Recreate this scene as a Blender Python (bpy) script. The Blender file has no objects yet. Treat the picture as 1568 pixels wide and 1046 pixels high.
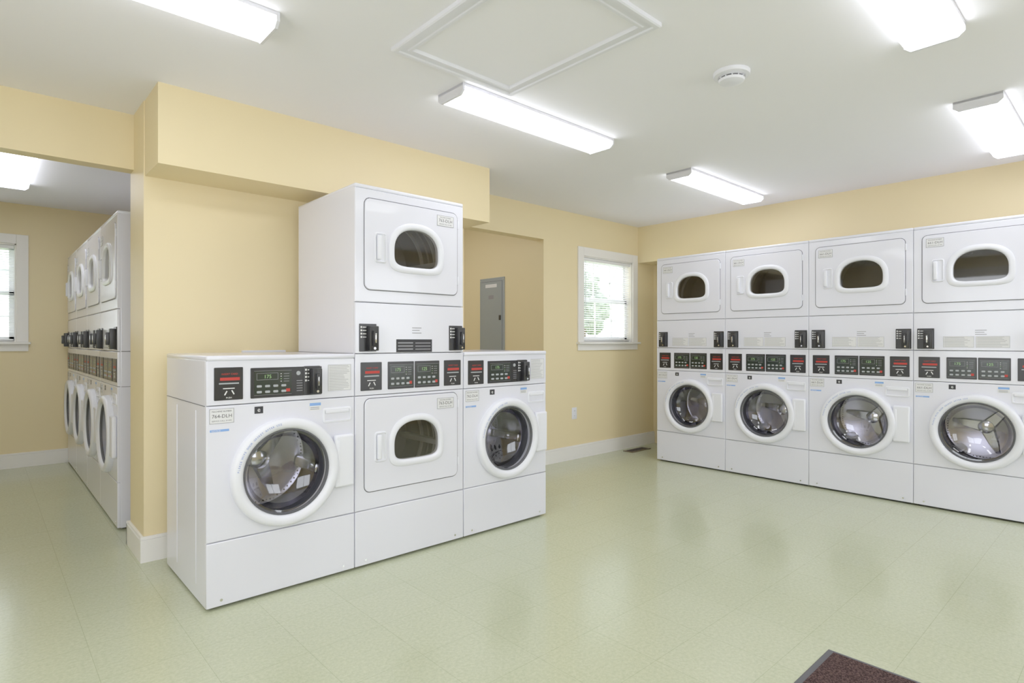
import bpy, bmesh, math, random
from math import sin, cos, pi, radians
from mathutils import Vector, Matrix
random.seed(4)
sc = bpy.context.scene
sc.view_settings.view_transform = 'Standard'
sc.view_settings.look = 'None'
sc.view_settings.exposure = 0.02
sc.view_settings.gamma = 1.27

# ------------------------------------------------------------ materials
MAT = {}
def principled(name, col, rough=0.5, metal=0.0, spec=0.5, emis=None, estr=0.0, coat=0.0):
    m = bpy.data.materials.new(name); m.use_nodes = True
    b = m.node_tree.nodes['Principled BSDF']
    b.inputs['Base Color'].default_value = (*col, 1)
    b.inputs['Roughness'].default_value = rough
    b.inputs['Metallic'].default_value = metal
    b.inputs['Specular IOR Level'].default_value = spec
    b.inputs['Coat Weight'].default_value = coat
    if emis:
        b.inputs['Emission Color'].default_value = (*emis, 1)
        b.inputs['Emission Strength'].default_value = estr
    MAT[name] = m
    return m, m.node_tree, b
def noise_bump(nt, b, scale, strength, dist=0.002, detail=3):
    tc = nt.nodes.new('ShaderNodeTexCoord'); n = nt.nodes.new('ShaderNodeTexNoise')
    n.inputs['Scale'].default_value = scale; n.inputs['Detail'].default_value = detail
    bp = nt.nodes.new('ShaderNodeBump'); bp.inputs['Strength'].default_value = strength
    bp.inputs['Distance'].default_value = dist
    nt.links.new(tc.outputs['Object'], n.inputs['Vector'])
    nt.links.new(n.outputs['Fac'], bp.inputs['Height'])
    nt.links.new(bp.outputs['Normal'], b.inputs['Normal'])
    return n

_, nt, b = principled('wall_yellow', (0.86, 0.715, 0.415), 0.45, spec=0.35); noise_bump(nt, b, 90, 0.10, detail=1)
_, nt, b = principled('ceiling_white', (0.87, 0.885, 0.90), 0.9, spec=0.1)
tc = nt.nodes.new('ShaderNodeTexCoord'); n = nt.nodes.new('ShaderNodeTexNoise'); n.inputs['Scale'].default_value = 3; n.inputs['Detail'].default_value = 1
r = nt.nodes.new('ShaderNodeValToRGB'); r.color_ramp.elements[0].color = (.94, .935, .985, 1); r.color_ramp.elements[1].color = (.95, .945, .99, 1)
nt.links.new(tc.outputs['Object'], n.inputs['Vector']); nt.links.new(n.outputs['Fac'], r.inputs['Fac']); nt.links.new(r.outputs['Color'], b.inputs['Base Color'])
principled('trim_white', (0.90, 0.88, 0.84), 0.35)
_, nt, b = principled('enamel', (0.775, 0.78, 0.87), 0.22, coat=0.3)
principled('plastic_white', (0.82, 0.83, 0.90), 0.32)
principled('panel_black', (0.008, 0.008, 0.010), 0.3)
principled('black_metal', (0.012, 0.012, 0.014), 0.35)
principled('dark_gap', (0.03, 0.03, 0.035), 0.8)
principled('groove', (0.12, 0.12, 0.14), 0.7)
principled('rubber', (0.08, 0.08, 0.09), 0.55)
principled('chrome', (0.80, 0.81, 0.83), 0.12, 1.0)
_, nt, b = principled('drum_steel', (0.62, 0.62, 0.64), 0.20, 1.0)
tc = nt.nodes.new('ShaderNodeTexCoord'); v = nt.nodes.new('ShaderNodeTexVoronoi'); v.inputs['Scale'].default_value = 55
v.inputs['Randomness'].default_value = 0.15
r = nt.nodes.new('ShaderNodeValToRGB'); r.color_ramp.elements[0].position = 0.20; r.color_ramp.elements[0].color = (0.02, 0.02, 0.02, 1)
r.color_ramp.elements[1].position = 0.27; r.color_ramp.elements[1].color = (0.42, 0.41, 0.46, 1)
nt.links.new(tc.outputs['Object'], v.inputs['Vector']); nt.links.new(v.outputs['Distance'], r.inputs['Fac'])
nt.links.new(r.outputs['Color'], b.inputs['Base Color'])
principled('dryer_drum', (0.34, 0.325, 0.31), 0.5, 0.2)
principled('drum_rim', (0.75, 0.75, 0.75), 0.4, 0.0)
principled('red', (0.48, 0.02, 0.012), 0.5)
principled('led', (0.25, 0.42, 0.18), 0.5, emis=(0.4, 0.9, 0.25), estr=0.12)
principled('lcd', (0.012, 0.02, 0.015), 0.2)
principled('button', (0.36, 0.38, 0.40), 0.5)
principled('print_white', (0.8, 0.8, 0.8), 0.6)
principled('print_dark', (0.015, 0.015, 0.02), 0.6)
principled('print_grey', (0.26, 0.26, 0.28), 0.6)
principled('print_blue', (0.08, 0.19, 0.60), 0.5)
principled('label_blue', (0.20, 0.38, 0.78), 0.5)
principled('label_white', (0.76, 0.76, 0.77), 0.5)
principled('panel_grey', (0.32, 0.36, 0.38), 0.4, 0.2)
principled('vinyl', (0.88, 0.89, 0.90), 0.4)
principled('vent_brown', (0.15, 0.105, 0.065), 0.5, 0.3)
principled('bark', (0.12, 0.08, 0.05), 0.9)
principled('bounce_concrete', (0.72, 0.71, 0.70), 0.9)  # kept pale so the added ground outside throws daylight upward
principled('fixture_white', (0.78, 0.78, 0.84), 0.4)
principled('lens', (0.9, 0.9, 0.9), 0.4, emis=(0.92, 0.94, 1.0), estr=7.4)
# translucent blind slats
m = bpy.data.materials.new('blind_slat'); m.use_nodes = True; nt = m.node_tree
b = nt.nodes['Principled BSDF']; b.inputs['Base Color'].default_value = (.9, .91, .92, 1); b.inputs['Roughness'].default_value = .5
t = nt.nodes.new('ShaderNodeBsdfTranslucent'); t.inputs['Color'].default_value = (.9, .92, .95, 1)
mx = nt.nodes.new('ShaderNodeMixShader'); mx.inputs['Fac'].default_value = .3
nt.links.new(b.outputs[0], mx.inputs[1]); nt.links.new(t.outputs[0], mx.inputs[2]); nt.links.new(mx.outputs[0], nt.nodes['Material Output'].inputs['Surface'])
MAT['blind_slat'] = m

def glassy(name, tint, refl_rough=0.03, base=.07):
    m = bpy.data.materials.new(name); m.use_nodes = True; nt = m.node_tree; nt.nodes.clear()
    o = nt.nodes.new('ShaderNodeOutputMaterial'); mx = nt.nodes.new('ShaderNodeMixShader')
    t = nt.nodes.new('ShaderNodeBsdfTransparent'); t.inputs['Color'].default_value = (*tint, 1)
    g = nt.nodes.new('ShaderNodeBsdfGlossy'); g.inputs['Roughness'].default_value = refl_rough
    f = nt.nodes.new('ShaderNodeLayerWeight'); f.inputs['Blend'].default_value = 0.5
    p = nt.nodes.new('ShaderNodeMath'); p.operation = 'POWER'; p.inputs[1].default_value = 4.0
    ma = nt.nodes.new('ShaderNodeMath'); ma.operation = 'MULTIPLY_ADD'; ma.inputs[1].default_value = .90; ma.inputs[2].default_value = base
    nt.links.new(f.outputs['Facing'], p.inputs[0]); nt.links.new(p.outputs[0], ma.inputs[0]); nt.links.new(ma.outputs[0], mx.inputs['Fac'])
    nt.links.new(t.outputs[0], mx.inputs[1]); nt.links.new(g.outputs[0], mx.inputs[2])
    nt.links.new(mx.outputs[0], o.inputs['Surface']); MAT[name] = m
glassy('glass_washer', (0.70, 0.70, 0.74), .02, .09); glassy('glass_dryer', (0.60, 0.58, 0.55)); glassy('glass_window', (0.96, 0.98, 0.98))

# floor tiles
_, nt, b = principled('floor_tile', (0.6, 0.63, 0.45), 0.22, spec=0.5, coat=0.2)
b.inputs['Coat Roughness'].default_value = 0.09
N = nt.nodes; L = nt.links
tc = N.new('ShaderNodeTexCoord')
br = N.new('ShaderNodeTexBrick'); br.offset = 0.0; br.squash = 1.0
br.inputs['Scale'].default_value = 1.0
br.inputs['Brick Width'].default_value = 0.305; br.inputs['Row Height'].default_value = 0.305
br.inputs['Mortar Size'].default_value = 0.0012; br.inputs['Mortar Smooth'].default_value = 0.2
br.inputs['Color1'].default_value = (0.500, 0.527, 0.352, 1); br.inputs['Color2'].default_value = (0.515, 0.540, 0.366, 1)
br.inputs['Mortar'].default_value = (0.40, 0.43, 0.275, 1)
L.new(tc.outputs['Object'], br.inputs['Vector'])
n1 = N.new('ShaderNodeTexNoise'); n1.inputs['Scale'].default_value = 75; n1.inputs['Detail'].default_value = 4; n1.inputs['Roughness'].default_value = .7
L.new(tc.outputs['Object'], n1.inputs['Vector'])
rp = N.new('ShaderNodeValToRGB'); rp.color_ramp.elements[0].position = 0.35; rp.color_ramp.elements[0].color = (0.90, 0.91, 0.88, 1)
rp.color_ramp.elements[1].position = 0.65; rp.color_ramp.elements[1].color = (1.08, 1.08, 1.08, 1)
L.new(n1.outputs['Fac'], rp.inputs['Fac'])
mx = N.new('ShaderNodeMix'); mx.data_type = 'RGBA'; mx.blend_type = 'MULTIPLY'; mx.inputs[0].default_value = 1.0
L.new(br.outputs['Color'], mx.inputs[6]); L.new(rp.outputs['Color'], mx.inputs[7]); L.new(mx.outputs[2], b.inputs['Base Color'])
n2 = N.new('ShaderNodeTexNoise'); n2.inputs['Scale'].default_value = 22; n2.inputs['Detail'].default_value = 2
L.new(tc.outputs['Object'], n2.inputs['Vector'])
bp = N.new('ShaderNodeBump'); bp.inputs['Strength'].default_value = 0.13; bp.inputs['Distance'].default_value = 0.004
L.new(n2.outputs['Fac'], bp.inputs['Height']); L.new(bp.outputs['Normal'], b.inputs['Normal']); L.new(bp.outputs['Normal'], b.inputs['Coat Normal'])

# mat carpet
_, nt, b = principled('mat_carpet', (0.1, 0.05, 0.05), 0.95, spec=0.1)
N = nt.nodes; L = nt.links
tc = N.new('ShaderNodeTexCoord'); n1 = N.new('ShaderNodeTexNoise'); n1.inputs['Scale'].default_value = 160
rp = N.new('ShaderNodeValToRGB'); rp.color_ramp.elements[0].position = 0.4; rp.color_ramp.elements[0].color = (0.028, 0.016, 0.016, 1)
rp.color_ramp.elements[1].position = 0.65; rp.color_ramp.elements[1].color = (0.11, 0.065, 0.06, 1)
L.new(tc.outputs['Object'], n1.inputs['Vector']); L.new(n1.outputs['Fac'], rp.inputs['Fac']); L.new(rp.outputs['Color'], b.inputs['Base Color'])
bp = N.new('ShaderNodeBump'); bp.inputs['Strength'].default_value = 0.8; bp.inputs['Distance'].default_value = 0.004
L.new(n1.outputs['Fac'], bp.inputs['Height']); L.new(bp.outputs['Normal'], b.inputs['Normal'])
# foliage / grass
for nm, c0, c1, s in (('foliage', (0.12, 0.16, 0.12), (0.32, 0.37, 0.30), 9), ('grass', (0.2, 0.32, 0.1), (0.4, 0.5, 0.22), 3)):
    _, nt, b = principled(nm, c0, 0.8)
    N = nt.nodes; L = nt.links
    tc = N.new('ShaderNodeTexCoord'); n1 = N.new('ShaderNodeTexNoise'); n1.inputs['Scale'].default_value = s
    rp = N.new('ShaderNodeValToRGB'); rp.color_ramp.elements[0].position = 0.4; rp.color_ramp.elements[0].color = (*c0, 1)
    rp.color_ramp.elements[1].position = 0.62; rp.color_ramp.elements[1].color = (*c1, 1)
    L.new(tc.outputs['Object'], n1.inputs['Vector']); L.new(n1.outputs['Fac'], rp.inputs['Fac']); L.new(rp.outputs['Color'], b.inputs['Base Color'])

# ------------------------------------------------------------ mesh builder
_tc = {}
def text_geo(s):
    if s in _tc: return _tc[s]
    cu = bpy.data.curves.new('t', 'FONT'); cu.body = s; cu.size = 1.0; cu.resolution_u = 2
    ob = bpy.data.objects.new('t', cu); sc.collection.objects.link(ob)
    bpy.context.view_layer.update()
    dg = bpy.context.evaluated_depsgraph_get()
    me = ob.evaluated_get(dg).to_mesh()
    vs = [(v.co.x, v.co.y) for v in me.vertices]; fs = [tuple(p.vertices) for p in me.polygons]
    ob.evaluated_get(dg).to_mesh_clear()
    bpy.data.objects.remove(ob); bpy.data.curves.remove(cu)
    w = max([v[0] for v in vs], default=0)
    _tc[s] = (vs, fs, w); return _tc[s]

class MB:
    def __init__(s): s.V = []; s.F = []; s.M = []
    def add(s, vs, fs, mat):
        o = len(s.V); s.V += [tuple(v) for v in vs]
        for f in fs: s.F.append(tuple(i + o for i in f)); s.M.append(mat)
    def box(s, x0, x1, y0, y1, z0, z1, mat, bev=0.0, seg=2, rot=None, open_front=False, rotz=None):
        bm = bmesh.new(); bmesh.ops.create_cube(bm, size=1)
        for v in bm.verts:
            v.co = Vector(((x0 + x1) / 2 + v.co.x * (x1 - x0), (y0 + y1) / 2 + v.co.y * (y1 - y0), (z0 + z1) / 2 + v.co.z * (z1 - z0)))
        if bev > 0: bmesh.ops.bevel(bm, geom=bm.edges[:], offset=bev, segments=seg, profile=0.5, affect='EDGES')
        if open_front:
            dl = [f for f in bm.faces if f.normal.y < -0.9 and f.calc_center_median().y < y0 + 1e-4]
            bmesh.ops.delete(bm, geom=dl, context='FACES')
        bm.verts.ensure_lookup_table()
        for i, v in enumerate(bm.verts): v.index = i
        vs = [v.co.copy() for v in bm.verts]; fs = [[v.index for v in f.verts] for f in bm.faces]
        if rot:
            cx, cz, a = rot
            vs = [Vector((cx + (v.x - cx) * cos(a) - (v.z - cz) * sin(a), v.y, cz + (v.x - cx) * sin(a) + (v.z - cz) * cos(a))) for v in vs]
        s.add(vs, fs, mat); bm.free()
    def loops(s, ls, mat, cap0=False, cap1=False):
        n = len(ls[0]); vs = [p for l in ls for p in l]; fs = []
        for k in range(len(ls) - 1):
            for i in range(n):
                j = (i + 1) % n; fs.append((k * n + i, k * n + j, (k + 1) * n + j, (k + 1) * n + i))
        if cap0: fs.append(tuple(range(n)))
        if cap1: fs.append(tuple((len(ls) - 1) * n + i for i in range(n)))
        s.add(vs, fs, mat)
    def lathe(s, cx, cz, prof, mat, n=56, axis='y', cy=0):
        ls = []
        for r, h in prof:
            r = max(r, 1e-4)
            if axis == 'y': ls.append([(cx + r * cos(2 * pi * i / n), h, cz + r * sin(2 * pi * i / n)) for i in range(n)])
            else: ls.append([(cx + r * cos(2 * pi * i / n), cy + r * sin(2 * pi * i / n), h) for i in range(n)])
        s.loops(ls, mat)
    def text(s, t, x, z, size, mat, y, align='L', ang=0.0):
        vs, fs, w = text_geo(t)
        ox = 0 if align == 'L' else -w / 2
        out = []
        for vx, vz in vs:
            a, c = (vx + ox) * size, vz * size
            out.append((x + a * cos(ang) - c * sin(ang), y, z + a * sin(ang) + c * cos(ang)))
        s.add(out, fs, mat)
    def mesh(s, name, smooth=True):
        me = bpy.data.meshes.new(name); me.from_pydata(s.V, [], s.F)
        names = []
        for m in s.M:
            if m not in names: names.append(m)
        for m in names: me.materials.append(MAT[m])
        me.polygons.foreach_set('material_index', [names.index(m) for m in s.M])
        bm = bmesh.new(); bm.from_mesh(me); bmesh.ops.recalc_face_normals(bm, faces=bm.faces[:]); bm.to_mesh(me); bm.free()
        if smooth:
            # large flat faces stay flat so bevels do not shade across them
            me.polygons.foreach_set('use_smooth', [p.area < 0.0085 for p in me.polygons])
            try: me.set_sharp_from_angle(angle=radians(38))
            except Exception as e: print(e)
            for p in me.polygons:
                if p.area >= 0.0085: p.use_smooth = False
        me.update(); return me
    def obj(s, name, **k):
        return place(name, s.mesh(name, **k))
def place(name, me, loc=(0, 0, 0), rz=0, sx=1):
    ob = bpy.data.objects.new(name, me); sc.collection.objects.link(ob)
    ob.location = loc; ob.rotation_euler = (0, 0, rz); ob.scale = (sx, 1, 1); return ob
def boxes(name, lst, mat, bev=0.0):
    m = MB()
    for l in lst: m.box(*l, mat, bev)
    return m.obj(name, smooth=False)

def sdf(px, pz, x0, x1, z0, z1, r):
    cx, cz = (x0 + x1) / 2, (z0 + z1) / 2
    qx = abs(px - cx) - (x1 - x0) / 2 + r; qz = abs(pz - cz) - (z1 - z0) / 2 + r
    return math.hypot(max(qx, 0), max(qz, 0)) + min(max(qx, qz), 0) - r
def rr(dirs, cx, cz, x0, x1, z0, z1, r):
    out = []
    for dx, dz in dirs:
        a, b_ = 0.0, 3.0
        for _ in range(34):
            m = (a + b_) / 2
            if sdf(cx + dx * m, cz + dz * m, x0, x1, z0, z1, r) > 0: b_ = m
            else: a = m
        out.append((cx + dx * a, cz + dz * a))
    if r < 0.002:
        for c in ((x0, z0), (x1, z0), (x0, z1), (x1, z1)):
            k = min(range(len(out)), key=lambda i: math.hypot(out[i][0] - c[0], out[i][1] - c[1])); out[k] = c
    return out
def at(pts, y): return [(p[0], y, p[1]) for p in pts]
def dirs_of(pts, cx, cz):
    o = []
    for x, z in pts:
        l = math.hypot(x - cx, z - cz); o.append(((x - cx) / l, (z - cz) / l))
    return o
def circ_dirs(n): return [(cos(2 * pi * i / n), sin(2 * pi * i / n)) for i in range(n)]
def hole_panel(mb, x0, x1, z0, z1, hole, cx, cz, mat, y0=0.0, yb=0.02, bev=0.004):
    d = dirs_of(hole, cx, cz)
    o = rr(d, cx, cz, x0, x1, z0, z1, 0.0); i = rr(d, cx, cz, x0 + bev, x1 - bev, z0 + bev, z1 - bev, 0.0)
    mb.loops([at(o, yb), at(o, y0 + bev), at(i, y0), at(hole, y0), at(hole, yb)], mat)
def rplate(mb, x0, x1, z0, z1, r, ys, yb, mat, bev=0.002, n=40):
    cx, cz = (x0 + x1) / 2, (z0 + z1) / 2; d = circ_dirs(n)
    # aim rays at the corners of wide plates as well
    hw, hh = (x1 - x0) / 2, (z1 - z0) / 2
    pts = []
    k = n // 4
    for (sx, sz) in ((1, 1), (-1, 1), (-1, -1), (1, -1)):
        for i in range(k):
            a = (i / (k - 1)) * pi / 2
            ca, sa = cos(a), sin(a)
            ux, uz = (ca, sa) if sx * sz > 0 else (sa, ca)
            pts.append((cx + sx * (hw - r + r * ux), cz + sz * (hh - r + r * uz)))
    d = dirs_of(pts, cx, cz)
    rb = max(r - bev, 0.0025)
    o = pts; i = rr(d, cx, cz, x0 + bev, x1 - bev, z0 + bev, z1 - bev, rb)
    mb.loops([at(o, yb), at(o, ys + bev), at(i, ys)], mat, cap1=True)

# ------------------------------------------------------------ machines
W, D = 0.692, 0.72
def Dshape(cx, cz, s=1.0, add=0.0, n=160):
    out = []
    for i in range(n):
        t = 2 * pi * i / n; c, q = cos(t), sin(t)
        e = 2.35 if q >= 0 else 4.5
        bb = (0.124 if q >= 0 else 0.082)
        out.append((cx + (0.1425 * s + add) * math.copysign(abs(c) ** (2 / e), c), cz + (bb * s + add) * math.copysign(abs(q) ** (2 / e), q)))
    return out
def label(mb, x0, x1, z0, z1, big=None, y=-0.0012, border='print_dark', sub=2):
    mb.box(x0, x1, y, 0, z0, z1, 'label_white')
    t = 0.0012; yy = y - 0.0004
    if border:
        for a in ((x0, x1, z0, z0 + t), (x0, x1, z1 - t, z1), (x0, x0 + t, z0, z1), (x1 - t, x1, z0, z1)):
            mb.box(a[0], a[1], yy, y, a[2], a[3], border)
    h = z1 - z0
    if big:
        wt = text_geo(big)[2]; fs = min(h * .42, (x1 - x0) * .82 / wt)
        mb.text(big, (x0 + x1) / 2, z0 + h * 0.38, fs, 'print_dark', yy, 'C')
        for tx, zz in (('SERVICE CALL 24 HRS', .13), ('MACHINE NUMBER', .77)):
            mb.text(tx, (x0 + x1) / 2, z0 + h * zz, min(h * .15, (x1 - x0) * .82 / text_geo(tx)[2]), 'print_dark', yy, 'C')
    else:
        k = max(2, int(h / 0.008))
        for i in range(k):
            zz = z1 - h * (i + 0.8) / (k + 0.6)
            mb.box(x0 + 0.006, x1 - 0.006 - random.random() * (x1 - x0) * 0.3, yy, y, zz, zz + 0.0018, 'print_grey')
def coin_plate(mb, x0, x1, z0, z1):
    rplate(mb, x0, x1, z0, z1, 0.004, -0.004, 0, 'panel_black'); y = -0.0045
    w = x1 - x0; h = z1 - z0; cx = (x0 + x1) / 2
    mb.box(x0 + 0.2 * w, x1 - 0.12 * w, y, -0.004, z0 + 0.60 * h, z0 + 0.69 * h, 'red')
    mb.text('INSERT CARD', cx + 0.03 * w, z0 + 0.77 * h, 0.011, 'red', y, 'C')
    mb.box(x0 + 0.16 * w, x1 - 0.16 * w, -0.008, -0.004, z0 + 0.49 * h, z0 + 0.53 * h, 'button')
    for k in (0, 1):
        xx = x0 + (0.36 + 0.28 * k) * w
        mb.box(xx, xx + 0.04 * w, y, -0.004, z0 + 0.16 * h, z0 + 0.30 * h, 'print_white', rot=(xx, z0 + .2 * h, -0.5 + k))
    mb.box(x0 + 0.3 * w, x0 + 0.70 * w, y, -0.004, z0 + 0.345 * h, z0 + 0.37 * h, 'print_white')
    mb.text('PUSH', cx, z0 + 0.05 * h, 0.010, 'print_white', y, 'C')
def control_unit(mb, x0, x1, z0, z1, txt='175'):
    y = -0.0045; w = x1 - x0; h = z1 - z0
    for a in ((x0 + .04 * w, x1 - .04 * w, z0 + .07 * h, z0 + .078 * h), (x0 + .04 * w, x1 - .04 * w, z1 - .088 * h, z1 - .08 * h)):
        mb.box(a[0], a[1], y - .0003, y, a[2], a[3], 'print_grey')
    mb.box(x0 + .04 * w, x1 - .04 * w, y, -0.004, z0 + .07 * h, z1 - .08 * h, 'lcd')
    dx0, dx1 = x0 + 0.10 * w, x0 + 0.62 * w; dz0, dz1 = z0 + 0.60 * h, z0 + 0.84 * h
    for a in ((dx0, dx1, dz0, dz0 + .0012), (dx0, dx1, dz1 - .0012, dz1), (dx0, dx0 + .0012, dz0, dz1), (dx1 - .0012, dx1, dz0, dz1)):
        mb.box(a[0], a[1], y - .0006, y, a[2], a[3], 'print_grey')
    mb.text(txt, (dx0 + dx1) / 2, dz0 + 0.055 * h, 0.18 * h, 'led', y - 0.0006, 'C')
    for r_ in range(2):
        for k in range(4):
            bx = x0 + (0.1 + 0.2 * k) * w; bz = z0 + (0.34 - 0.2 * r_) * h
            rplate(mb, bx, bx + 0.12 * w, bz, bz + 0.08 * h, 0.003, y - 0.002, y, 'button', 0.001, 12)
    for k in range(4):
        bz = z0 + (0.52 + 0.09 * k) * h
        mb.box(x0 + 0.68 * w, x0 + 0.71 * w, y - .0004, y, bz, bz + 0.02 * h, 'led' if k == 1 else 'print_white')
        mb.box(x0 + 0.76 * w, x0 + 0.9 * w, y - .0004, y, bz, bz + 0.015 * h, 'print_grey')
    mb.box(x0 + 0.82 * w, x0 + 0.92 * w, y - .0004, y, z0 + .15 * h, z0 + .26 * h, 'red')
def coin_box(mb, x0, z0, z1, plate_w=0.035, box_w=0.05, y=0.0):
    rplate(mb, x0, x0 + plate_w + box_w + .004, z0, z1, 0.004, y - 0.005, y, 'black_metal')
    for k in range(4):
        zz = z1 - 0.022 - k * 0.017
        mb.box(x0 + 0.006, x0 + 0.014, y - .0058, y - .005, zz, zz + 0.009, 'print_white')
        mb.box(x0 + 0.018, x0 + plate_w - 0.004, y - .0058, y - .005, zz + .002, zz + 0.006, 'print_white')
    bx = x0 + plate_w
    mb.box(bx, bx + box_w, y - 0.038, y - 0.004, z0 + 0.004, z1 - 0.012, 'black_metal', 0.004)
    mb.box(bx + 0.012, bx + box_w - 0.016, y - 0.056, y - 0.03, z0 + 0.03, z1 - 0.035, 'black_metal', 0.005)
    mb.box(bx + 0.02, bx + box_w - 0.024, y - 0.0575, y - 0.05, z0 + 0.045, z1 - 0.05, 'chrome', 0.001)
    mb.lathe(bx + box_w / 2, z0 + 0.017, [(0, y - .042), (.006, y - .042), (.006, y - .036)], 'chrome', 14)

def dryer_unit(mb, z0, z1, dz0, dz1, wz, num, label_right=True):
    cx = 0.367
    hole = Dshape(cx, wz)
    hole_panel(mb, 0, W, z0, z1, Dshape(cx, wz, 1.0, 0.004), cx, wz, 'enamel')
    x0, x1 = 0.052, 0.645
    A1 = Dshape(cx, wz, 1, .034)
    d = dirs_of(A1, cx, wz)
    mb.loops([at(rr(d, cx, wz, x0 - .004, x1 + .004, dz0 - .004, dz1 + .004, .036), -0.0008),
              at(rr(d, cx, wz, x0 + .01, x1 - .01, dz0 + .01, dz1 - .01, .03), -0.0009)], 'groove')
    A = rr(d, cx, wz, x0, x1, dz0, dz1, .032); B = rr(d, cx, wz, x0 + .003, x1 - .003, dz0 + .003, dz1 - .003, .029)
    mb.loops([at(A, 0.001), at(A, -.003), at(B, -.007), at(A1, -.007)], 'enamel')
    mb.loops([at(Dshape(cx, wz, 1, .036), -.007), at(Dshape(cx, wz, 1, .034), -.013), at(Dshape(cx, wz, 1, .026), -.018),
              at(Dshape(cx, wz, 1, .012), -.019), at(Dshape(cx, wz, 1, .005), -.016), at(hole, -.008), at(hole, .02)], 'plastic_white')
    mb.loops([at(hole, -.002)], 'glass_dryer', cap0=True)
    mb.lathe(cx - .02, wz - .03, [(.20, .03), (.27, .04), (.27, .12), (.262, .125), (.262, .135), (.27, .14), (.27, .24), (.262, .245), (.262, .255), (.27, .26), (.27, .5), (0, .5)], 'dryer_drum')
    for yy in (.05, .16, .30):
        mb.lathe(cx - .02, wz - .03, [(.268, yy), (.250, yy), (.250, yy + .012), (.268, yy + .012)], 'drum_rim')
    for k in range(3):
        mb.box(cx - .035, cx - .005, .06, .5, wz - .03 + .215, wz - .03 + .268, 'drum_rim', .006, rot=(cx - .02, wz - .03, 0.5 + k * 2 * pi / 3))
    hx0, hx1, hz0, hz1 = .105, .178, wz - .075, wz + .085
    c = ((hx0 + hx1) / 2, (hz0 + hz1) / 2); dd = circ_dirs(64)
    def R(i): return rr(dd, *c, hx0 + i, hx1 - i, hz0 + i, hz1 - i, max(.016 - i, .004))
    mb.loops([at(R(0), -.007), at(R(.003), -.013), at(R(.007), -.014), at(R(.010), -.0085), at(R(.012), -.0075)], 'plastic_white', cap1=True)
    mb.box(hx0 + .012, hx0 + .036, -.028, -.006, hz0 + .016, hz1 - .016, 'plastic_white', .007, 3)
    for zz in (dz0 + .06, dz1 - .09):
        mb.box(x1 + .001, x1 + .010, -.007, 0, zz, zz + .05, 'plastic_white', .003)
    if label_right: lb = (.50, .615)
    else: lb = (.075, .175)
    label_at(mb, lb[0], lb[1], dz1 - .085, dz1 - .025, num, -.0075)
def label_at(mb, x0, x1, z0, z1, num, y):
    sub = MB(); label(sub, x0, x1, z0, z1, num)
    mb.add([(v[0], v[1] + y, v[2]) for v in sub.V], sub.F, 'label_white')
    mb.M[-len(sub.M):] = sub.M

def washer_front(mb, num):
    cx, cz = .345, .563
    hole = [(cx + .222 * cos(2 * pi * i / 96), cz + .222 * sin(2 * pi * i / 96)) for i in range(96)]
    hole_panel(mb, 0, W, .297, .888, hole, cx, cz, 'enamel')
    mb.lathe(cx, cz, [(.252, .001), (.252, -.020), (.249, -.030), (.242, -.037), (.234, -.040), (.222, -.040), (.212, -.037), (.205, -.030), (.2, -.02), (.198, .0), (.198, .02)], 'plastic_white', 96)
    mb.lathe(cx, cz, [(.2, -.022), (.194, -.024), (.190, -.018), (.189, -.010)], 'rubber', 80)
    mb.lathe(cx, cz, [(.19, -.014), (.180, -.012), (.170, .012), (.158, .04), (.12, .06), (.06, .07), (0, .072)], 'glass_washer', 80)
    mb.lathe(cx, cz, [(.224, .018), (.192, .028), (.186, .05), (.190, .07), (.232, .085)], 'rubber', 64)
    mb.lathe(cx, cz, [(.190, .070), (.194, .082), (.23, .09), (.232, .09), (.232, .36), (.21, .37), (0, .375)], 'drum_steel', 64)
    for k in range(3):
        a = 0.35 + k * 2 * pi / 3
        mb.box(cx - .028, cx + .028, .10, .36, cz + .185, cz + .234, 'chrome', .014, 3, rot=(cx, cz, a))
        p = []
        for yy in (.372, .352):
            s_ = 1.0 if yy > .36 else .75
            q = [(-.042 * s_, .02), (.042 * s_, .02), (.03 * s_, .12), (.014 * s_, .19), (-.014 * s_, .19), (-.03 * s_, .12)]
            aa = a + pi / 3
            p.append([(cx + u * cos(aa) - w_ * sin(aa), yy, cz + u * sin(aa) + w_ * cos(aa)) for u, w_ in q])
        mb.loops(p, 'chrome', cap1=True)
    mb.lathe(cx, cz, [(.05, .372), (.045, .345), (.02, .338), (0, .338)], 'chrome', 24)
    mb.box(.575, .678, -.028, 0, .445, .705, 'plastic_white', .010, 3)
    mb.box(.586, .600, -.0295, -.026, .47, .68, 'plastic_white', .0015)
    t = 'PLEASE WIPE DOOR GASKET AFTER USE'
    for i, ch in enumerate(t):
        if ch == ' ': continue
        a = radians(172 - i * 2.25)
        mb.text(ch, cx + .224 * cos(a), cz + .224 * sin(a), .0125, 'print_blue', -.0408, 'C', a - pi / 2)
    c = (.598, .806); dd = circ_dirs(64)
    def R(i): return rr(dd, *c, .522 + i, .674 - i, .768 + i, .842 - i, max(.012 - i, .004))
    mb.loops([at(R(0), 0), at(R(.001), -.004), at(R(.005), -.006), at(R(.010), -.006), at(R(.013), .006)], 'plastic_white', cap1=True)
    mb.box(.535, .66, -.008, .0, .815, .832, 'plastic_white', .004)
    label(mb, .012, .112, .812, .876, num)
    mb.box(.014, .092, -.001, 0, .776, .786, 'label_blue'); mb.text('NOTICE', .02, .777, .010, 'print_white', -.0015)
    mb.box(.20, .238, -.001, 0, .842, .874, 'print_dark'); mb.text('e', .212, .85, .03, 'print_white', -.0015)
    mb.box(.455, .515, -.001, 0, .835, .876, 'label_white'); mb.box(.457, .513, -.0014, 0, .858, .872, 'label_blue')
    for k in range(2): mb.box(.46, .505, -.0014, 0, .84 + k * .008, .843 + k * .008, 'print_grey')

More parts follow.
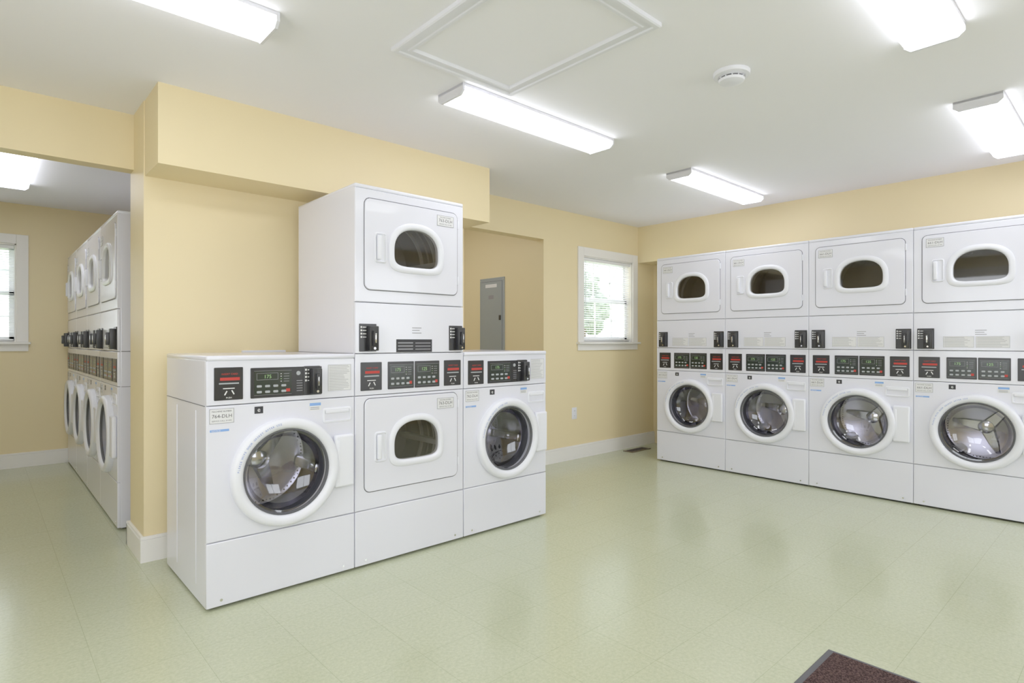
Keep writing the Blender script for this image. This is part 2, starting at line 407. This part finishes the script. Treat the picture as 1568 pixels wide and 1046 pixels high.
def base(mb, H):
    mb.box(0, W, .015, D, .010, H, 'enamel', .006, 2, open_front=True)
    mb.box(.02, W - .02, .03, D - .03, .003, .03, 'dark_gap')
    for fx in (.05, W - .05):
        for fy in (.07, D - .07):
            mb.lathe(fx, 0, [(0, 0), (.022, 0), (.022, .006), (.012, .008), (.012, .03)], 'black_metal', 16, 'z', fy)
    mb.box(0, W, 0, .02, .014, .294, 'enamel', .004)
    for sx in (.06, W - .06):
        mb.lathe(sx, .040, [(0, -.002), (.006, -.002), (.007, .001)], 'chrome', 12)
    for xs in (-.0022, W - .001):
        for y0 in (.16, .50):
            mb.box(xs, xs + .0032, y0, y0 + .012, .08, .86, 'enamel', .001, 1)
        mb.box(xs + .0005, xs + .0028, .02, D - .01, .887, .890, 'groove')

def washer(num):
    mb = MB(); base(mb, 1.09)
    washer_front(mb, num)
    mb.box(0, W, 0, .02, .891, 1.085, 'enamel', .004)
    mb.box(-.001, W + .001, -.006, D, 1.084, 1.108, 'enamel', .009, 3)
    coin_plate(mb, .030, .150, .912, 1.056)
    rplate(mb, .182, .517, .912, 1.050, .004, -.004, 0, 'panel_black')
    control_unit(mb, .190, .375, .916, 1.046)
    y = -.0045
    mb.lathe(.400, 1.02, [(.010, -.004), (.010, -.006), (0, -.006)], 'button', 16)
    for k in range(5):
        mb.box(.392, .420, y, -.004, .935 + .012 * k, .938 + .012 * k, 'print_grey')
    coin_box(mb, .425, .914, 1.052, .03, .048, -.004)
    label(mb, .55, .672, .925, 1.055, None, border='print_grey')
    return mb
def stack_common(mb):
    mb.box(0, W, 0, .02, .891, 1.106, 'enamel', .004)
    mb.box(0, W, 0, .02, 1.109, 1.372, 'enamel', .004)
    mb.box(-.001, W + .001, .0, D, 1.962, 1.984, 'enamel', .008, 3)
    coin_plate(mb, .030, .152, .915, 1.062); coin_plate(mb, .552, .672, .915, 1.062)
    rplate(mb, .188, .350, .915, 1.062, .004, -.004, 0, 'panel_black'); rplate(mb, .356, .520, .915, 1.062, .004, -.004, 0, 'panel_black')
    control_unit(mb, .190, .348, .918, 1.058, '175'); control_unit(mb, .358, .518, .918, 1.058, '125')
    coin_box(mb, .022, 1.118, 1.262, .042, .052); coin_box(mb, .588, 1.118, 1.262, .042, .048)
    for xs in (-.002, W - .001): mb.box(xs, xs + .003, .02, D - .01, 1.106, 1.110, 'groove')
    for k in range(3):
        mb.box(.34, .40 - .012 * (k % 2), -.0006, 0, 1.215 + k * .014, 1.219 + k * .014, 'print_grey')
def stack_dryers(num):
    mb = MB(); base(mb, 1.975); stack_common(mb)
    dryer_unit(mb, .297, .888, .388, .872, .612, num)
    dryer_unit(mb, 1.375, 1.962, 1.440, 1.915, 1.658, num)
    mb.box(.24, .47, -.001, 0, 1.112, 1.182, 'print_dark')
    for k in range(3):
        mb.box(.25, .345, -.0014, 0, 1.125 + k * .017, 1.132 + k * .017, 'print_grey'); mb.box(.36, .46, -.0014, 0, 1.125 + k * .017, 1.130 + k * .017, 'print_grey')
    return mb
def stack_washer_dryer(num):
    mb = MB(); base(mb, 1.975); stack_common(mb)
    washer_front(mb, num)
    dryer_unit(mb, 1.375, 1.962, 1.440, 1.915, 1.658, num, False)
    for a, b_ in ((.17, .335), (.345, .515)):
        label(mb, a, b_, 1.13, 1.205, None, border='print_grey')
    return mb

me_w1 = washer('764-DLH').mesh('front_load_washer'); me_w2 = washer('762-DLH').mesh('front_load_washer')
me_sd = stack_dryers('763-DLH').mesh('stacked_dryers'); me_swd = stack_washer_dryer('661-DLH').mesh('stacked_washer_dryer')
FY = 2.735
place('front_load_washer', me_w1, (.717, FY, 0))
place('stacked_dryers', me_sd, (1.4125, FY, 0), 0, 1.004)
place('front_load_washer', me_w2, (2.112, FY, 0), 0, 1.004)
for k in range(5):   # right-hand row, facing -X
    place('stacked_washer_dryer', me_swd, (4.92, 3.270 - .7115 * k, 0), -pi / 2, 1.025)
for k in range(4):   # row in the side room
    place('stacked_washer_dryer', me_swd, (.625, 7.068 - .692 * k, 0), -pi / 2, .997)

# ------------------------------------------------------------ shell
H = 2.45
boxes('floor', [(-1.42, 5.87, -1.72, 3.99, -.1, 0), (-1.42, 4.06, 3.99, 7.21, -.1, 0)], 'floor_tile')
boxes('ceiling', [(-1.42, 5.87, -1.72, 3.99, H, H + .1), (-1.42, 4.06, 3.99, 7.21, H, H + .1)], 'ceiling_white')
def wall_holes_y(name, x0, x1, y0, y1, holes):
    lst = []; x = x0
    for hx0, hx1, hz0, hz1 in holes:
        lst += [(x, hx0, y0, y1, 0, H), (hx0, hx1, y0, y1, hz1, H)]
        if hz0 > 0: lst.append((hx0, hx1, y0, y1, 0, hz0))
        x = hx1
    lst.append((x, x1, y0, y1, 0, H)); boxes(name, lst, 'wall_yellow')
wall_holes_y('wall_rear', 3.94, 5.87, 3.87, 3.99, [(4.508, 5.335, 1.165, 2.04)])
wall_holes_y('wall_side_room_rear', -1.42, 1.52, 7.09, 7.21, [(-.55, .245, 1.165, 2.075)])
ADDED_FW = [(-.7, 1.1, .75, 2.2), (2.9, 4.7, .75, 2.2)]  # unseen openings, added to let daylight in from behind the camera
wall_holes_y('wall_front', -1.3, 5.87, -1.72, -1.6, ADDED_FW)
boxes('wall_left', [(-1.42, -1.3, -1.72, .4, 0, H), (-1.42, -1.3, 2.2, 7.09, 0, H), (-1.42, -1.3, .4, 2.2, 0, .75), (-1.42, -1.3, .4, 2.2, 2.2, H)], 'wall_yellow')  # the gap is an added opening for daylight, out of view
boxes('wall_right', [(5.75, 5.87, -1.6, 3.87, 0, H)], 'wall_yellow')
boxes('wall_partition', [(.64, 2.78, 3.6, 3.97, 0, H)], 'wall_yellow')
boxes('wall_header_left', [(-1.3, .64, 3.87, 3.97, 2.14, H)], 'wall_yellow')
boxes('wall_header_right', [(2.78, 3.94, 3.87, 3.99, 2.14, H)], 'wall_yellow')
boxes('wall_hall_right', [(3.94, 4.06, 3.99, 5.7, 0, H)], 'wall_yellow')
boxes('wall_hall_rear', [(1.52, 4.06, 5.7, 5.82, 0, H)], 'wall_yellow')
boxes('wall_hall_left', [(1.40, 1.52, 3.97, 7.09, 0, H)], 'wall_yellow')
boxes('ceiling_soffit_partition', [(.645, 2.78, 3.29, 3.6, 2.05, H)], 'wall_yellow')
boxes('ceiling_soffit_right', [(5.45, 5.75, -1.6, 3.87, 2.05, H)], 'wall_yellow')

def baseboard(name, segs):
    m = MB()
    for x0, x1, y0, y1 in segs:
        m.box(x0, x1, y0, y1, 0, .118, 'trim_white')
        if (x1 - x0) > (y1 - y0): m.box(x0, x1, y0 + .005 * (y0 > 0), y1, .118, .135, 'trim_white', .003)
        else: m.box(x0 + .004, x1, y0, y1, .118, .135, 'trim_white', .003)
    m.obj(name, smooth=False)
baseboard('baseboard_rear', [(3.94, 5.75, 3.852, 3.87)])
baseboard('baseboard_partition', [(.622, 2.78, 3.582, 3.6), (.622, .64, 3.6, 3.985), (.622, 1.40, 3.97, 3.985)])
baseboard('baseboard_side_room', [(-1.3, 1.40, 7.072, 7.09)])
baseboard('baseboard_left', [(-1.3, -1.282, -1.6, 7.072)])
baseboard('baseboard_hall', [(3.922, 3.94, 3.87, 5.7)])

# ------------------------------------------------------------ windows
def window(name, blindname, x0, x1, z0, z1, yw, tilt):
    m = MB(); t = .087
    m.box(x0 - t, x0, yw - .018, yw, z0, z1 + t, 'trim_white', .003)
    m.box(x1, x1 + t, yw - .018, yw, z0, z1 + t, 'trim_white', .003)
    m.box(x0, x1, yw - .018, yw, z1, z1 + t, 'trim_white', .003)
    m.box(x0 - t - .015, x1 + t + .015, yw - .05, yw + .04, z0 - .022, z0, 'trim_white', .004)
    m.box(x0 - t, x1 + t, yw - .016, yw, z0 - .085, z0 - .022, 'trim_white', .003)
    m.box(x0, x0 + .012, yw, yw + .1, z0, z1, 'trim_white'); m.box(x1 - .012, x1, yw, yw + .1, z0, z1, 'trim_white')
    m.box(x0, x1, yw, yw + .1, z1 - .012, z1, 'trim_white'); m.box(x0, x1, yw + .03, yw + .12, z0 - .01, z0 + .012, 'trim_white')
    zm = (z0 + z1) / 2
    for a, b_, yy in ((z0 + .012, zm + .015, yw + .062), (zm - .015, z1 - .012, yw + .086)):
        m.box(x0 + .012, x0 + .05, yy, yy + .022, a, b_, 'vinyl', .002); m.box(x1 - .05, x1 - .012, yy, yy + .022, a, b_, 'vinyl', .002)
        m.box(x0 + .012, x1 - .012, yy, yy + .022, a, a + .038, 'vinyl', .002); m.box(x0 + .012, x1 - .012, yy, yy + .022, b_ - .035, b_, 'vinyl', .002)
        for k in (1, 2):
            xx = x0 + (x1 - x0) * k / 3; m.box(xx - .008, xx + .008, yy + .004, yy + .014, a + .03, b_ - .03, 'blind_slat')
        m.box(x0 + .04, x1 - .04, yy + .004, yy + .014, (a + b_) / 2 - .008, (a + b_) / 2 + .008, 'blind_slat')
        m.add([(x0 + .04, yy + .010, a + .03), (x1 - .04, yy + .010, a + .03), (x1 - .04, yy + .010, b_ - .03), (x0 + .04, yy + .010, b_ - .03)], [(0, 1, 2, 3)], 'glass_window')
    m.obj(name, smooth=False)
    s = MB(); yb = yw + .032
    s.box(x0 + .016, x1 - .016, yb - .018, yb + .014, z1 - .045, z1 - .013, 'vinyl', .003)
    n = int((z1 - z0 - .08) / .0225)
    for i in range(n):
        zc = z1 - .058 - i * .0225
        dy, dz = .0125 * cos(tilt), .0125 * sin(tilt)
        xa, xb = x0 + .018, x1 - .018
        ls = [[(x, yb - dy, zc - dz), (x, yb, zc + .0015), (x, yb + dy, zc + dz)] for x in (xa, xb)]
        vs = ls[0] + ls[1]; s.add(vs, [(0, 1, 4, 3), (1, 2, 5, 4)], 'blind_slat')
    s.box(x0 + .018, x1 - .018, yb - .012, yb + .012, z0 + .014, z0 + .028, 'vinyl', .003)
    for xx in (x0 + .12, x1 - .12): s.box(xx, xx + .0015, yb - .014, yb - .0125, z0 + .02, z1 - .04, 'vinyl')
    s.box(x0 + .05, x0 + .055, yb - .024, yb - .019, z0 + .3, z1 - .05, 'vinyl')
    s.obj(blindname)
window('window_1', 'window_blind', 4.508, 5.335, 1.165, 2.04, 3.87, radians(-16))
window('window_2', 'window_blind', -.55, .245, 1.165, 2.075, 7.09, radians(-14))
def added_window(name, w, z0, z1, loc, rz):  # unseen windows, added to bring more daylight into the room
    m = MB(); t = .087
    m.box(-t, 0, -.018, 0, z0, z1 + t, 'trim_white', .003); m.box(w, w + t, -.018, 0, z0, z1 + t, 'trim_white', .003)
    m.box(0, w, -.018, 0, z1, z1 + t, 'trim_white', .003); m.box(-t - .015, w + t + .015, -.05, .04, z0 - .022, z0, 'trim_white', .004)
    for a in ((0, .045), (w - .045, w), (w / 2 - .022, w / 2 + .022)): m.box(a[0], a[1], .05, .09, z0, z1, 'vinyl', .003)
    for a in ((z0, z0 + .045), (z1 - .045, z1)): m.box(0, w, .05, .09, a[0], a[1], 'vinyl', .003)
    place(name, m.mesh(name, smooth=False), loc, rz)
added_window('added_window_3', 1.8, .75, 2.2, (1.1, -1.6, 0), pi)
added_window('added_window_4', 1.8, .75, 2.2, (4.7, -1.6, 0), pi)
added_window('added_window_5', 1.8, .75, 2.2, (-1.3, .4, 0), pi / 2)

# ------------------------------------------------------------ light fixtures
def fixture_mesh():
    m = MB(); Lh = .6; w = .105
    m.box(-Lh, Lh, -w, w, -.016, 0, 'fixture_white', .002)
    sec = [(-.103, -.016), (-.103, -.034), (-.080, -.052), (.080, -.052), (.103, -.034), (.103, -.016)]
    m.loops([[(x, p[0], p[1]) for p in sec] for x in (-Lh + .012, Lh - .012)], 'lens', True, True)
    sec2 = [(-w, 0), (-w, -.036), (-.081, -.056), (.081, -.056), (w, -.036), (w, 0)]
    for x in (-Lh, Lh - .012):
        m.loops([[(xx, p[0], p[1]) for p in sec2] for xx in (x, x + .012)], 'fixture_white', True, True)
    return m.mesh('ceiling_light_fixture', smooth=False)
fm = fixture_mesh()
for x, y, rz in ((.26, 2.385, 0), (2.355, 2.385, 0), (4.455, 2.375, 0), (.21, .6, 0), (2.315, .6, 0), (4.445, .605, 0),
                 (.185, 5.55, pi / 2), (2.95, 4.75, pi / 2)):  # last fixture is unseen, added to brighten the hall wall
    place('ceiling_light_fixture', fm, (x, y, H), rz)

# ------------------------------------------------------------ attic hatch
m = MB()
def rect(i, z): return [(1.32 + i, 1.32 + i, z), (2.02 - i, 1.32 + i, z), (2.02 - i, 2.225 - i, z), (1.32 + i, 2.225 - i, z)]
m.loops([rect(0, H), rect(0, H - .016), rect(.006, H - .020), rect(.022, H - .020), rect(.026, H - .014), rect(.05, H - .014), rect(.054, H - .018),
         rect(.066, H - .018), rect(.070, H - .006), rect(.074, H - .001)], 'plastic_white')
m.box(1.39, 1.95, 1.39, 2.155, H - .004, H, 'ceiling_white')
m.obj('attic_hatch', smooth=False)
# smoke detector
m = MB(); dx, dy = 2.642, 1.342
m.lathe(dx, 0, [(.084, H), (.084, H - .012), (.080, H - .018), (.066, H - .020), (.062, H - .022)], 'plastic_white', 48, 'z', dy)
m.lathe(dx, 0, [(.054, H - .018), (.054, H - .034)], 'groove', 48, 'z', dy)
m.lathe(dx, 0, [(.060, H - .020), (.060, H - .025), (.052, H - .026)], 'plastic_white', 48, 'z', dy)
m.lathe(dx, 0, [(.052, H - .033), (.060, H - .034), (.056, H - .044), (.040, H - .052), (.018, H - .054), (0, H - .054)], 'plastic_white', 48, 'z', dy)
for k in range(12):
    a = 2 * pi * k / 12; px, py = dx + .056 * cos(a), dy + .056 * sin(a)
    m.box(px - .002, px + .002, py - .002, py + .002, H - .036, H - .022, 'plastic_white')
m.lathe(dx - .03, 0, [(.003, H - .048), (.003, H - .052), (0, H - .052)], 'red', 10, 'z', dy - .02)
m.obj('smoke_detector')

# electrical panel (on hall wall, faces -X)
m = MB()
m.box(0, .385, -.014, 0, 0, .84, 'panel_grey', .003)
m.box(.026, .359, -.0155, -.012, .036, .804, 'groove')
m.box(.03, .355, -.020, -.012, .04, .80, 'panel_grey', .003)
m.box(.315, .345, -.026, -.018, .40, .45, 'black_metal', .003)
for sx in (.012, .373):
    for sz in (.02, .82): m.lathe(sx, sz, [(0, -.017), (.005, -.017), (.006, -.013)], 'chrome', 10)
m.box(.1, .28, -.0206, -.019, .74, .775, 'print_white'); m.box(.15, .23, -.0206, -.019, .62, .66, 'print_grey')
place('electrical_panel', m.mesh('electrical_panel'), (3.94, 4.805, .99), -pi / 2)

# wall outlet
m = MB(); ox, oz = 4.373, .454
m.box(ox - .036, ox + .036, 3.864, 3.87, oz - .058, oz + .058, 'plastic_white', .003)
for s_ in (-.024, .024):
    m.box(ox - .017, ox + .017, 3.862, 3.866, oz + s_ - .015, oz + s_ + .015, 'plastic_white', .003)
    for q in (-.006, .006): m.box(ox + q - .001, ox + q + .001, 3.8614, 3.863, oz + s_ - .004, oz + s_ + .007, 'dark_gap')
m.obj('wall_outlet')
# washer supply box on the partition wall
m = MB()
m.box(1.13, 1.385, 3.575, 3.6, .90, 1.118, 'plastic_white', .004)
m.box(1.15, 1.365, 3.570, 3.577, .92, 1.10, 'vinyl', .003)
for q in (1.2, 1.31): m.lathe(q, 1.0, [(0, 3.54), (.012, 3.54), (.012, 3.575)], 'chrome', 16)
m.obj('washer_supply_box')
# floor register
m = MB()
m.box(5.06, 5.40, 3.665, 3.785, 0, .006, 'vent_brown', .002)
for k in range(16):
    xx = 5.085 + k * .0185; m.box(xx, xx + .008, 3.685, 3.765, .005, .0075, 'dark_gap')
m.obj('floor_register')
# door mat
m = MB()
def mr(i, z): return [(1.46 + i, -.62 + i, z), (2.375 - i, -.62 + i, z), (2.375 - i, .82 - i, z), (1.46 + i, .82 - i, z)]
m.loops([mr(0, 0), mr(0, .003), mr(.006, .006), mr(.022, .0065), mr(.026, .005)], 'rubber')
m.loops([mr(.024, .004), mr(.026, .011)], 'mat_carpet', cap1=True)
m.obj('door_mat', smooth=False)

# ------------------------------------------------------------ outside
boxes('ground', [(-25, 40, 7.4, 50, -.6, -.4), (6.2, 40, -10, 7.4, -.6, -.4), (-25, 6.2, 7.25, 7.4, -.6, -.4)], 'grass')
boxes('bounce_ground', [(-25, 6.2, -25, -1.75, -.4, -.12), (-25, -1.45, -1.75, 7.25, -.4, -.12)], 'bounce_concrete')  # unseen pale ground, added to bounce daylight up to the ceiling
def tree(x, y, h, r):
    m = MB(); m.lathe(x, 0, [(.22, -.45), (.16, .4), (.13, h * .6), (.05, h)], 'bark', 12, 'z', y)
    for k in range(16):
        a = random.random() * 2 * pi; q = random.random() * r * .8; zz = h * .55 + random.random() * h * .5; s_ = r * (.35 + .25 * random.random())
        bm = bmesh.new(); bmesh.ops.create_icosphere(bm, subdivisions=3, radius=s_)
        vs = [Vector((x + q * cos(a), y + q * sin(a), zz)) + v.co * (1 + .25 * random.uniform(-1, 1)) for v in bm.verts]
        fs = [[v.index for v in f.verts] for f in bm.faces]; m.add(vs, fs, 'foliage'); bm.free()
    m.obj('tree', smooth=False)
tree(-3.5, 17, 4.5, 2.0); tree(20.5, 17.6, 3.6, 1.2)

w = bpy.data.worlds.new('World'); sc.world = w; w.use_nodes = True
w.node_tree.nodes['Background'].inputs['Color'].default_value = (.90, .94, 1, 1)
w.node_tree.nodes['Background'].inputs['Strength'].default_value = 4.7

# ------------------------------------------------------------ camera
cd = bpy.data.cameras.new('camera'); cam = bpy.data.objects.new('camera', cd); sc.collection.objects.link(cam)
cd.sensor_width = 36; cd.lens = 20.46; cd.clip_start = .05
cam.location = (0, 0, 1.17); cam.rotation_euler = (pi / 2, 0, -math.atan2(.674, .738))
sc.camera = cam
